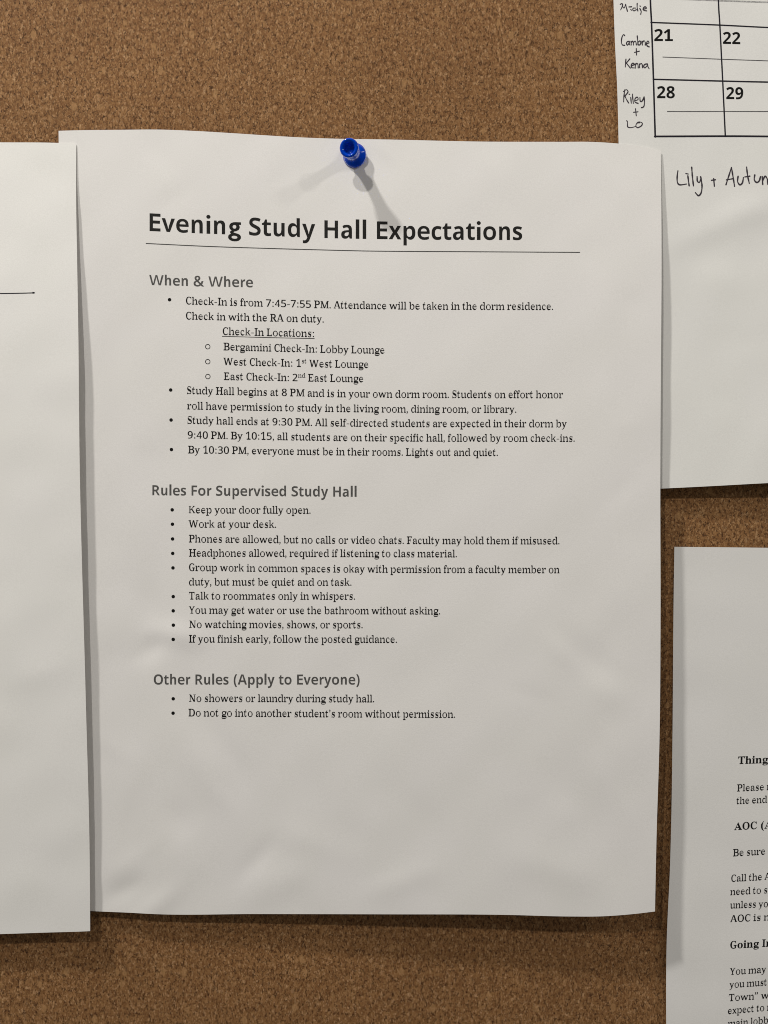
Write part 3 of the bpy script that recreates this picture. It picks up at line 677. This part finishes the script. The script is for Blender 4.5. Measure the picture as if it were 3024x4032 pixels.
# ------------------------------------------------------------------ sheets of paper
def sheet(name, top, bottom, left, right, hf, mat, nu=110, nv=140, th=.10):
    """paper sheet between four traced edges, lifted by hf, with thickness"""
    u = np.linspace(0, 1, nu + 1)
    v = np.linspace(0, 1, nv + 1)

    def edge(pts, s, axis):
        a = np.array(pts, float)
        k = (a[:, axis] - a[0, axis]) / (a[-1, axis] - a[0, axis])
        return np.stack([hermite(k, a[:, 0], s), hermite(k, a[:, 1], s)], -1)

    Tt, Bb, Ll, Rr = edge(top, u, 0), edge(bottom, u, 0), edge(left, v, 1), edge(right, v, 1)
    U, Vv = u[None, :, None], v[:, None, None]
    G = ((1 - Vv) * Tt[None] + Vv * Bb[None] + (1 - U) * Ll[:, None] + U * Rr[:, None]
         - ((1 - U) * (1 - Vv) * Tt[0] + U * (1 - Vv) * Tt[-1] + (1 - U) * Vv * Bb[0] + U * Vv * Bb[-1]))
    H = hf(G[..., 0], G[..., 1])
    n = (nu + 1) * (nv + 1)
    ix = lambda i, j, b=0: b * n + j * (nu + 1) + i
    verts = []
    for back in (0, 1):
        for j in range(nv + 1):
            for i in range(nu + 1):
                x, y, z = pt(G[j, i, 0], G[j, i, 1], H[j, i])
                verts.append((x, y + back * th / 1000, z))
    faces = []
    for j in range(nv):
        for i in range(nu):
            faces.append((ix(i, j), ix(i, j + 1), ix(i + 1, j + 1), ix(i + 1, j)))
            faces.append((ix(i, j, 1), ix(i + 1, j, 1), ix(i + 1, j + 1, 1), ix(i, j + 1, 1)))
    nf = len(faces)
    # cut edge of the paper, with vertices of its own so that it stays crisp
    ring = ([ix(i, 0) for i in range(nu)] + [ix(nu, j) for j in range(nv)]
            + [ix(i, nv) for i in range(nu, 0, -1)] + [ix(0, j) for j in range(nv, 0, -1)])
    o0 = len(verts)
    verts += [verts[k] for k in ring] + [verts[k + n] for k in ring]
    m = len(ring)
    for k in range(m):
        k2 = (k + 1) % m
        faces.append((o0 + k, o0 + k2, o0 + m + k2, o0 + m + k))
    o = mesh_obj(name, verts, faces, mat)
    for k, p in enumerate(o.data.polygons):
        p.use_smooth = k < nf
    place(o, pt(float(G[nv // 2, nu // 2, 0]), float(G[nv // 2, nu // 2, 1]), float(H[nv // 2, nu // 2])))
    return o


# --- calendar page, upper right (lies under the notice)
h_cal = Height((2400, 2640, 3024, 4830), (-1150, 0, 600, 1200, 1925),
               [[.9, .9, .8, 1.0], [1.0, 1.0, 1.0, 1.0], [1.0, 1.15, 1.5, 1.5], [1.0, 1.7, 2.6, 2.5], [3.0, 3.8, 5.2, 4.5]],
               dents=((2860, 870, -24, 230, 55, .45), (2900, 1110, 10, 160, 90, .2)), waves=.05, seed=3, ripples=((2650, 3300, 650, 1850, 22, .12),))
cal = sheet('calendar_page',
            [(2396, -1150), (3600, -1130), (4800, -1150)],
            [(2447, 1931), (2600, 1924), (2765, 1916), (3024, 1902), (4830, 1860)],
            [(2396, -1150), (2408, -500), (2415.8, 0), (2422.6, 188), (2430, 338), (2436, 564), (2442, 1200), (2447, 1931)],
            [(4800, -1150), (4850, 300), (4830, 1860)], h_cal, PAPER_CAL, 120, 150)
tag(cal, 'white calendar page with a black date grid and handwritten names, partly behind the notice', 'calendar')


def cc(p, oy=0):            # helper for strokes traced from an enlargement of this corner
    return (2400 + p[0] / 2.6587, oy + p[1] / 2.6587)


strokes('date_grid', [
    [(2546, -560), (2554, -280), (2561, 0), (2565.5, 94), (2573, 312), (2580, 539)],
], 6.5, h_cal, INK_GRID, cal)
strokes('date_grid', [[(2816, -560), (2822, -280), (2828.8, 0), (2834.4, 98), (2845.7, 320), (2856, 537)]], 5.6, h_cal, INK_GRID, cal, .035)
strokes('date_grid', [[(2563, 88), (2832.5, 98.5), (3024, 108), (3300, 118)]], 5.2, h_cal, INK_GRID, cal, .04)
strokes('date_grid', [[(2572, 312), (2844, 319), (3024, 323), (3300, 328)]], 5.6, h_cal, INK_GRID, cal, .04)
strokes('date_grid', [[(2578, 537), (2856, 536), (3024, 537), (3300, 540)]], 7, h_cal, INK_GRID, cal, .04)
strokes('ruled_line', [[(2610, 224.5), (2838, 233), (3024, 239.5), (3200, 246)]], 3.2, h_cal, INK_FAINT, cal, .025)
strokes('ruled_line', [[(2628, 439), (3024, 439), (3200, 440)]], 3.2, h_cal, INK_FAINT, cal, .025)
strokes('ruled_line', [[(2600, -7), (2836, 2.5), (3024, 9), (3200, 15)]], 6, h_cal, INK_PALE, cal, .025)
for txt, x0, x1, yb, sl in (('21', 2576, 2649.4, 161.5, 0), ('22', 2846.5, 2915, 172.5, .02), ('28', 2587, 2657, 386.5, 0), ('29', 2859.6, 2926.6, 390.0, .005)):
    V, T, sx = line_shape(DIGITS, 'digits', txt, 47 / .714, x0, x1, lambda x, a=yb, b=x0, c=sl: a + (x - b) * c)
    ink('date_number', V, T, h_cal, INK, cal, .03)

MARKS = [
    [[(112, 46), (126, 38), (137, 46), (132, 70), (117, 102)], [(134, 62), (152, 84), (168, 48)], [(169, 44), (177, 80), (188, 118)],
     [(203, 72), (232, 70)], [(222, 98), (232, 107)], [(272, 84), (250, 84), (243, 100), (256, 113), (280, 100)], [(290, 34), (289, 75), (296, 114)],
     [(318, 62), (325, 64)], [(317, 88), (331, 118), (326, 148)], [(350, 96), (386, 86), (374, 70), (355, 82), (358, 106), (388, 112)]],
    [[(160, 374), (147, 362), (132, 385), (124, 430), (133, 468), (160, 474)], [(205, 432), (186, 436), (178, 456), (188, 472), (205, 452)], [(208, 432), (206, 455), (214, 470)],
     [(225, 432), (228, 470)], [(228, 446), (240, 430), (248, 441), (251, 470)], [(251, 445), (266, 430), (276, 441), (281, 470)],
     [(290, 374), (294, 420), (299, 470)], [(299, 442), (316, 427), (328, 446), (318, 468), (299, 468)],
     [(340, 430), (344, 470)], [(343, 446), (352, 431), (364, 428)], [(374, 440), (376, 470)], [(372, 468), (388, 458)],
     [(388, 456), (413, 446), (402, 428), (388, 446), (392, 476), (416, 489)]],
    [[(280, 508), (283, 576)], [(262, 548), (313, 535)]],
    [[(172, 618), (168, 660), (165, 700)], [(213, 615), (173, 664)], [(178, 662), (218, 712)], [(226, 690), (256, 676), (246, 660), (229, 676), (232, 706), (258, 710)],
     [(268, 666), (270, 712)], [(270, 682), (285, 662), (297, 676), (300, 710)], [(312, 668), (314, 708)], [(314, 680), (330, 663), (342, 677), (346, 708)],
     [(394, 668), (368, 674), (358, 695), (370, 709), (392, 690)], [(397, 668), (402, 695), (413, 716)]],
    [[(160, 940), (151, 1005), (148, 1066)], [(146, 958), (176, 938), (193, 962), (160, 1006)], [(162, 1006), (180, 1045), (201, 1078)],
     [(204, 985), (211, 987)], [(222, 1020), (228, 1078)], [(240, 985), (243, 1030), (250, 1080)],
     [(262, 1056), (299, 1040), (290, 1016), (268, 1032), (266, 1066), (300, 1082)], [(318, 1020), (322, 1058), (342, 1056), (360, 1018)],
     [(362, 1012), (366, 1075), (357, 1116), (333, 1126)]],
    [[(272, 1138), (280, 1212)], [(252, 1175), (298, 1170)]],
    [[(178, 1264), (188, 1275), (190, 1325), (220, 1336), (270, 1325)], [(314, 1286), (287, 1290), (276, 1318), (296, 1336), (335, 1315), (342, 1288), (312, 1276), (290, 1284)]],
]
for grp in MARKS:
    strokes('handwritten_name' if len(grp) > 2 or grp is MARKS[-1] else 'plus_mark', [[cc(p) for p in s] for s in grp], 4.1, h_cal, INK_PEN, cal)
BIG = [
    [[(716, 460), (709, 510), (710, 575), (735, 605), (803, 597)], [(800, 487), (822, 492)], [(820, 510), (826, 560), (834, 616)], [(860, 420), (868, 520), (879, 615)],
     [(917, 520), (920, 565), (940, 580), (955, 548)], [(954, 520), (968, 610), (960, 685), (932, 718), (900, 688)]],
    [[(1090, 540), (1098, 620)], [(1068, 558), (1109, 552)]],
    [[(1276, 425), (1243, 530), (1219, 605)], [(1277, 425), (1293, 520), (1309, 620)], [(1224, 553), (1297, 540)],
     [(1346, 515), (1341, 570), (1363, 604), (1390, 586), (1402, 530)], [(1435, 420), (1446, 510), (1463, 588)], [(1418, 522), (1469, 514)],
     [(1521, 500), (1516, 552), (1541, 580), (1568, 562), (1580, 520)], [(1598, 518), (1604, 600)], [(1605, 560), (1628, 515), (1652, 545), (1658, 600)],
     [(1658, 555), (1685, 512), (1708, 545), (1714, 600)], [(1760, 515), (1764, 598)], [(1765, 555), (1792, 512), (1815, 545), (1820, 600)]],
]
for grp in BIG:
    strokes('handwritten_name' if len(grp) > 2 else 'plus_mark', [[cc(p, 500) for p in s] for s in grp], 5.3, h_cal, INK_PEN, cal)

# --- letter page, lower right
h_let = Height((2620, 2720, 3024, 5000), (2150, 2700, 3300, 3800, 5230),
               [[.7, .7, .9, .8], [.9, 1.3, 1.8, 1.5], [1.1, 1.9, 3.0, 2.5], [1.5, 2.4, 4.0, 3.0], [2.0, 3.0, 4.0, 4.0]],
               dents=((2690, 3700, 80, 220, 45, .35),), waves=.04, seed=11)
let = sheet('letter_page',
            [(2655.7, 2153), (3024, 2157), (5010, 2200)],
            [(2630, 5220), (3400, 5230), (4990, 5150)],
            [(2655.7, 2153), (2654, 2252), (2652, 2400), (2648, 2900), (2642, 3283), (2636.8, 3450), (2631, 3568), (2625.8, 3687), (2623, 3924), (2624, 4100), (2630, 5220)],
            [(5010, 2200), (5020, 3600), (4990, 5150)], h_let, PAPER_LETTER, 100, 130)
tag(let, 'white letter page with bold serif headings, lowest on the right beside the notice', 'letter')
for kind, txt, em, xa, ya, xb, yb, st in (
        ('heading', 'Things', 42, 2906, 3008, 3043, 3003, BOLD), ('text_line', 'Please r', 40, 2902, 3116, 3034, 3110, SERIF),
        ('text_line', 'the end', 40, 2899.5, 3166, 3020, 3160.5, SERIF), ('heading', 'AOC (A', 42, 2891, 3268, 3040, 3261, BOLD),
        ('text_line', 'Be sure', 41, 2886, 3371.5, 3013, 3364.5, 'MED'), ('text_line', 'Call the A', 40, 2879, 3472, 3034, 3463, SERIF),
        ('text_line', 'need to s', 40, 2875.5, 3524.5, 3021, 3516.5, SERIF), ('text_line', 'unless yo', 40, 2875, 3577, 3024, 3571, SERIF),
        ('text_line', 'AOC is n', 40, 2875, 3631, 3030, 3623, SERIF), ('heading', 'Going In', 42, 2875, 3735, 3040, 3726, BOLD),
        ('text_line', 'You may', 40, 2873.5, 3839, 3017, 3829, SERIF), ('text_line', 'you must', 40, 2872, 3890, 3020, 3880, SERIF),
        ('text_line', 'Town" w', 40, 2869, 3942, 3028, 3931, SERIF), ('text_line', 'expect to r', 40, 2866, 3993, 3034, 3978, SERIF),
        ('text_line', 'main lobb', 40, 2866, 4044, 3024, 4029, SERIF)):
    f_, nm = (SERIF, 'serif') if st is SERIF or st == 'MED' else (BOLD, 'bold')
    sk = (yb - ya) / (xb - xa)
    V, T, sx = line_shape(f_, nm, txt, em, xa, xb, lambda x, a=ya, b=xa, c=sk: a + (x - b) * c, slant=.03)
    ink(kind, V, T, h_let, INK, let)

# --- the notice itself
h_not = Height((230, 800, 1402, 2000, 2600), (515, 1000, 1900, 2900, 3600),
               [[2.85, 2.1, .6, .9, 1.15],
                [3.1, 2.3, 1.7, 2.2, 3.7],
                [2.6, 3.0, 3.5, 4.5, 6.3],
                [2.5, 3.8, 5.2, 6.6, 8.1],
                [2.6, 4.4, 6.1, 7.9, 9.5]],
               dents=((2330, 2590, 40, 120, 60, -.34), (2205, 2565, 48, 90, 40, .20), (2400, 2730, 20, 110, 70, .22), (2300, 2380, 75, 150, 80, -.30),
                      (1105, 3475, -32, 150, 70, .42), (1010, 3385, -48, 110, 40, -.30), (1240, 3320, 15, 150, 60, .25), (600, 2370, 100, 200, 80, -.50),
                      (700, 2500, 10, 120, 45, .45), (590, 2560, -30, 80, 40, -.3), (610, 3570, -40, 110, 42, .45), (500, 3500, -30, 90, 34, -.3),
                      (820, 3040, 60, 170, 60, .30), (900, 2960, 60, 150, 45, -.2), (2350, 3250, 60, 260, 110, -.40), (2180, 3420, 20, 180, 70, .3),
                      (1700, 3300, 70, 180, 80, -.25), (1560, 3480, -20, 150, 50, .25), (2380, 1250, 80, 200, 70, .22), (460, 1500, 85, 260, 60, -.25),
                      (1510, 590, 50, 60, 22, .14), (1402, 640, 0, 150, 120, -.2), (2440, 720, 60, 120, 60, .2)), waves=.035, seed=5, ripples=((420, 1300, 2900, 3560, 26, .17), (400, 760, 1500, 2800, 12, .12), (1300, 2560, 2700, 3570, 26, .10), (2250, 2580, 900, 2700, 16, .10), (500, 2500, 560, 850, 12, .12)))
notice = sheet('printed_notice',
               [(230.6, 515), (320, 512.6), (455.7, 511.3), (638, 510.4), (774.7, 516), (911, 524), (1048, 533), (1185, 541), (1321.6, 546), (1512, 549),
                (1904, 557.5), (2200, 558.5), (2340, 559), (2432, 565), (2503.7, 573), (2568.8, 585), (2602, 594)],
               [(250, 3580), (355.6, 3587), (512, 3594), (603, 3599), (1000, 3599), (1500, 3600), (2000, 3602.5), (2247, 3608.6), (2370, 3608), (2494, 3599), (2579, 3589)],
               [(230.6, 515), (231, 562), (236, 1500), (250, 3580)],
               [(2602, 594), (2604, 800), (2605, 1000), (2602, 1500), (2600, 1900), (2601, 2400), (2597, 2900), (2585, 3300), (2579, 3589)],
               h_not, PAPER, 150, 190)
tag(notice, 'white printed notice of study hall rules held by the blue push pin', 'notice')

TX = (575, 755, 1000, 1150, 1290, 1440, 1600, 1850, 2056, 2300)
TY = (908.8, 917.5, 927, 932.5, 937.5, 940.6, 943, 944.6, 945.2, 946)


def curve(x0, y0, x1, y1):
    """baseline through two points, sagging as the lifted left side of the sheet makes it"""
    g = lambda x: float(hermite(TX, TY, np.array(x)))
    a, b = g(x0), g(x1)
    w = min(1.0, abs(y1 - y0) / 12.0) if abs(y1 - y0) > 3 else 0
    k = (y1 - y0) / (b - a) if abs(b - a) > 1 else 0
    if k < 0 or k > 1.5:
        w = 0
    return lambda x: w * (y0 + k * (g(x) - a)) + (1 - w) * (y0 + (y1 - y0) * (x - x0) / (x1 - x0))


V, T, sx = line_shape(SANS, 'sans', 'Evening Study Hall Expectations', 109, 589, 2056, lambda x: float(hermite(TX, TY, np.array(x))), wide=True)
print('title', sx / 109)
ink('title', V, T, h_not, INK_TITLE, notice)
strokes('title_rule', [[(575.5, 958.5), (800, 969.3), (1000, 976.3), (1270, 984), (1500, 989), (1850, 991), (2282.5, 993.6)]], 3.4, h_not, INK_RULE, notice)
for txt, xa, ya, xb, yb in (('When & Where', 587.4, 1122, 996, 1131.5), ('Rules For Supervised Study Hall', 600, 1950, 1404, 1956), ('Other Rules (Apply to Everyone)', 605.5, 2695.4, 1416, 2695.6)):
    V, T, sx = line_shape(SANS, 'sans', txt, 62, xa, xb, curve(xa, ya, xb, yb))
    print(txt, sx / 62)
    ink('heading', V, T, h_not, INK_GREY, notice)
LINES = [
    ('Check-In is from 7:45-7:55 PM. Attendance will be taken in the dorm residence.', 732, 1197.5, 2178, 1220),
    ('Check in with the RA on duty.', 732, 1257, 1275, 1270),
    ('Check-In Locations:', 877, 1318, 1236.5, 1327),
    ('Bergamini Check-In: Lobby Lounge', 880, 1378.5, 1514.5, 1392),
    ('West Check-In: 1st West Lounge', 879, 1437, 1451, 1448.5),
    ('East Check-In: 2nd East Lounge', 881.5, 1495.5, 1431, 1504.5),
    ('Study Hall begins at 8 PM and is in your own dorm room. Students on effort honor', 736, 1550.5, 2217, 1567.4),
    ('roll have permission to study in the living room, dining room, or library.', 737, 1611, 2033, 1625),
    ('Study hall ends at 9:30 PM. All self-directed students are expected in their dorm by', 738, 1668, 2232, 1682),
    ('9:40 PM. By 10:15, all students are on their specific hall, followed by room check-ins.', 739, 1726, 2263, 1739),
    ('By 10:30 PM, everyone must be in their rooms. Lights out and quiet.', 740.5, 1784.4, 1960.5, 1795),
    ('Keep your door fully open.', 743, 2020.5, 1223, 2022.5),
    ('Work at your desk.', 742, 2076.7, 1087.5, 2078),
    ('Phones are allowed, but no calls or video chats. Faculty may hold them if misused.', 743.5, 2135, 2203, 2143),
    ('Headphones allowed, required if listening to class material.', 744, 2191, 1799, 2194),
    ('Group work in common spaces is okay with permission from a faculty member on', 744, 2247.5, 2203, 2256.5),
    ('duty, but must be quiet and on task.', 744, 2304.8, 1384, 2306),
    ('Talk to roommates only in whispers.', 743.5, 2360, 1398, 2361),
    ('You may get water or use the bathroom without asking.', 743.5, 2416, 1733, 2419),
    ('No watching movies, shows, or sports.', 745, 2472, 1428, 2473.5),
    ('If you finish early, follow the posted guidance.', 744, 2529.5, 1563, 2531),
    ('No showers or laundry during study hall.', 744, 2763, 1473.5, 2765),
    ("Do not go into another student's room without permission.", 742, 2820, 1792, 2826),
]
for txt, xa, ya, xb, yb in LINES:
    sup = ()
    for q in ('1st', '2nd'):
        if q in txt:
            sup = (txt.index(q) + 1, txt.index(q) + 2)
    base = curve(xa, ya, xb, yb)
    V, T, sx = line_shape(SERIF, 'serif', txt, 42.7, xa, xb, base, sup, wide=True)
    print(round(sx / 42.7, 3), txt[:20])
    o = ink('text_line', V, T, h_not, INK, notice)
    if txt.startswith('Check-In Loc'):
        strokes('underline', [[(xa - 2, ya + 6), ((xa + xb) / 2, (ya + yb) / 2 + 6.5), (xb + 1, yb + 6)]], 2.4, h_not, INK, notice, .035)
for x, y in ((667.6, 1180), (672, 1535.5), (673.6, 1653.6), (675, 1770), (678, 2007.4), (679, 2064), (679.5, 2122), (680, 2179), (681, 2236), (682, 2349),
             (682, 2405), (682.6, 2461.5), (682, 2517.5), (682, 2751.4), (681.4, 2808)):
    V = [(x, y)] + [(x + 6.9 * math.cos(6.2832 * k / 18), y - 6.9 * math.sin(6.2832 * k / 18)) for k in range(18)]
    T = [(0, 1 + k, 1 + (k + 1) % 18) for k in range(18)]
    ink('bullet', V, T, h_not, INK, notice)
for x, y in ((818, 1365), (818, 1424), (818.5, 1482.5)):
    V, T = [], []
    for k in range(24):
        c_, s_ = math.cos(6.2832 * k / 24), math.sin(6.2832 * k / 24)
        V += [(x + 10.3 * c_, y - 10.3 * s_), (x + 7.5 * c_, y - 7.5 * s_)]
        a, b_ = 2 * k, 2 * ((k + 1) % 24)
        T.append((a, b_, b_ + 1, a + 1))
    ink('bullet', V, T, h_not, INK, notice)

# --- sheet on the left (lies over the notice)
h_left = Height((-2080, -900, 0, 330), (562, 1300, 2200, 3000, 3670),
                [[2.0, 1.2, 2.8, 2.95], [2.5, 2.5, 4.9, 5.8], [3.0, 3.0, 5.4, 6.0], [3.5, 3.5, 5.4, 6.0], [4.0, 4.0, 5.2, 5.7]],
                dents=((30, 2500, 70, 240, 70, .25), (150, 650, 20, 160, 60, -.12)), waves=.04, seed=21, ripples=((-200, 290, 700, 3600, 26, .12),))
left = sheet('blank_sheet',
             [(-2078, 560), (-900, 556), (0, 560.5), (230, 562.7), (290, 565.4), (300, 567.5)],
             [(-2060, 3690), (-900, 3690), (0, 3678), (180, 3672), (345, 3666.8), (355, 3666.3)],
             [(-2078, 560), (-2085, 2000), (-2060, 3690)],
             [(300, 567.5), (299.6, 787), (303, 998), (308, 1294), (313.5, 1823), (337, 2734), (352.5, 3350), (355, 3666.3)],
             h_left, PAPER_LEFT, 130, 150)
tag(left, 'nearly blank white sheet with one short black line, overlapping the left edge of the notice', 'sheet')
strokes('black_line', [[(-900, 1165), (-400, 1159), (0, 1155.8), (136, 1153)], [(127, 1153.4), (133, 1152.6)]], 3.9, h_left, INK_GRID, left)
strokes('line_end', [[(129.5, 1152.8), (132.5, 1152.6)]], 6.6, h_left, INK_GRID, left, .045)


# --- push pin
def build_pin():
    foot = Vector(pt(1398, 614.5, float(h_not(np.array([1398.]), np.array([614.5]))[0]) + .12))
    axis = Vector((-.165, -1.0, -.155)).normalized()
    side = axis.cross(Vector((0, 0, 1))).normalized()
    up = side.cross(axis)
    root = bpy.data.objects.new('push_pin', None)
    root.empty_display_size = .01
    C.objects.link(root)
    root.location = foot
    tag(root, 'translucent blue plastic push pin through the top of the notice', 'push pin')

    def lathe(name, prof, mat, n=48):
        v, f = [], []
        for r, z in prof:
            for k in range(n):
                a = 6.283185 * k / n
                q = foot + axis * (z / 1000) + (side * math.cos(a) + up * math.sin(a)) * (r / 1000)
                v.append(tuple(q))
        for j in range(len(prof) - 1):
            for k in range(n):
                f.append((j * n + k, j * n + (k + 1) % n, (j + 1) * n + (k + 1) % n, (j + 1) * n + k))
        f.append(tuple(range(n - 1, -1, -1)))
        f.append(tuple((len(prof) - 1) * n + k for k in range(n)))
        return mesh_obj(name, v, f, mat, root, smooth=True)

    prof = [(1.2, .25), (2.6, .2), (3.7, .25), (4.15, .5), (4.25, .9), (4.1, 1.4), (3.6, 1.9), (2.9, 2.4), (2.3, 3.0), (2.0, 3.8), (1.85, 5.0), (1.85, 6.4), (2.0, 7.6), (2.3, 8.5),
            (2.75, 9.2), (3.1, 9.6), (3.28, 10.0), (3.32, 10.4), (3.25, 10.8), (3.05, 11.05), (2.8, 11.15), (2.5, 11.12), (2.2, 10.95), (1.95, 10.6), (1.8, 10.1), (1.6, 9.3), (1.45, 8.9), (1.0, 8.65), (.3, 8.6)]
    lathe('handle', prof, plastic_mat())
    needle = [(.05, -9.0), (.3, -7.5), (.52, -6.0), (.55, -.3), (.55, .6), (.55, 5.5), (.5, 6.0)]
    lathe('needle', needle, steel_mat(), 20)


build_pin()
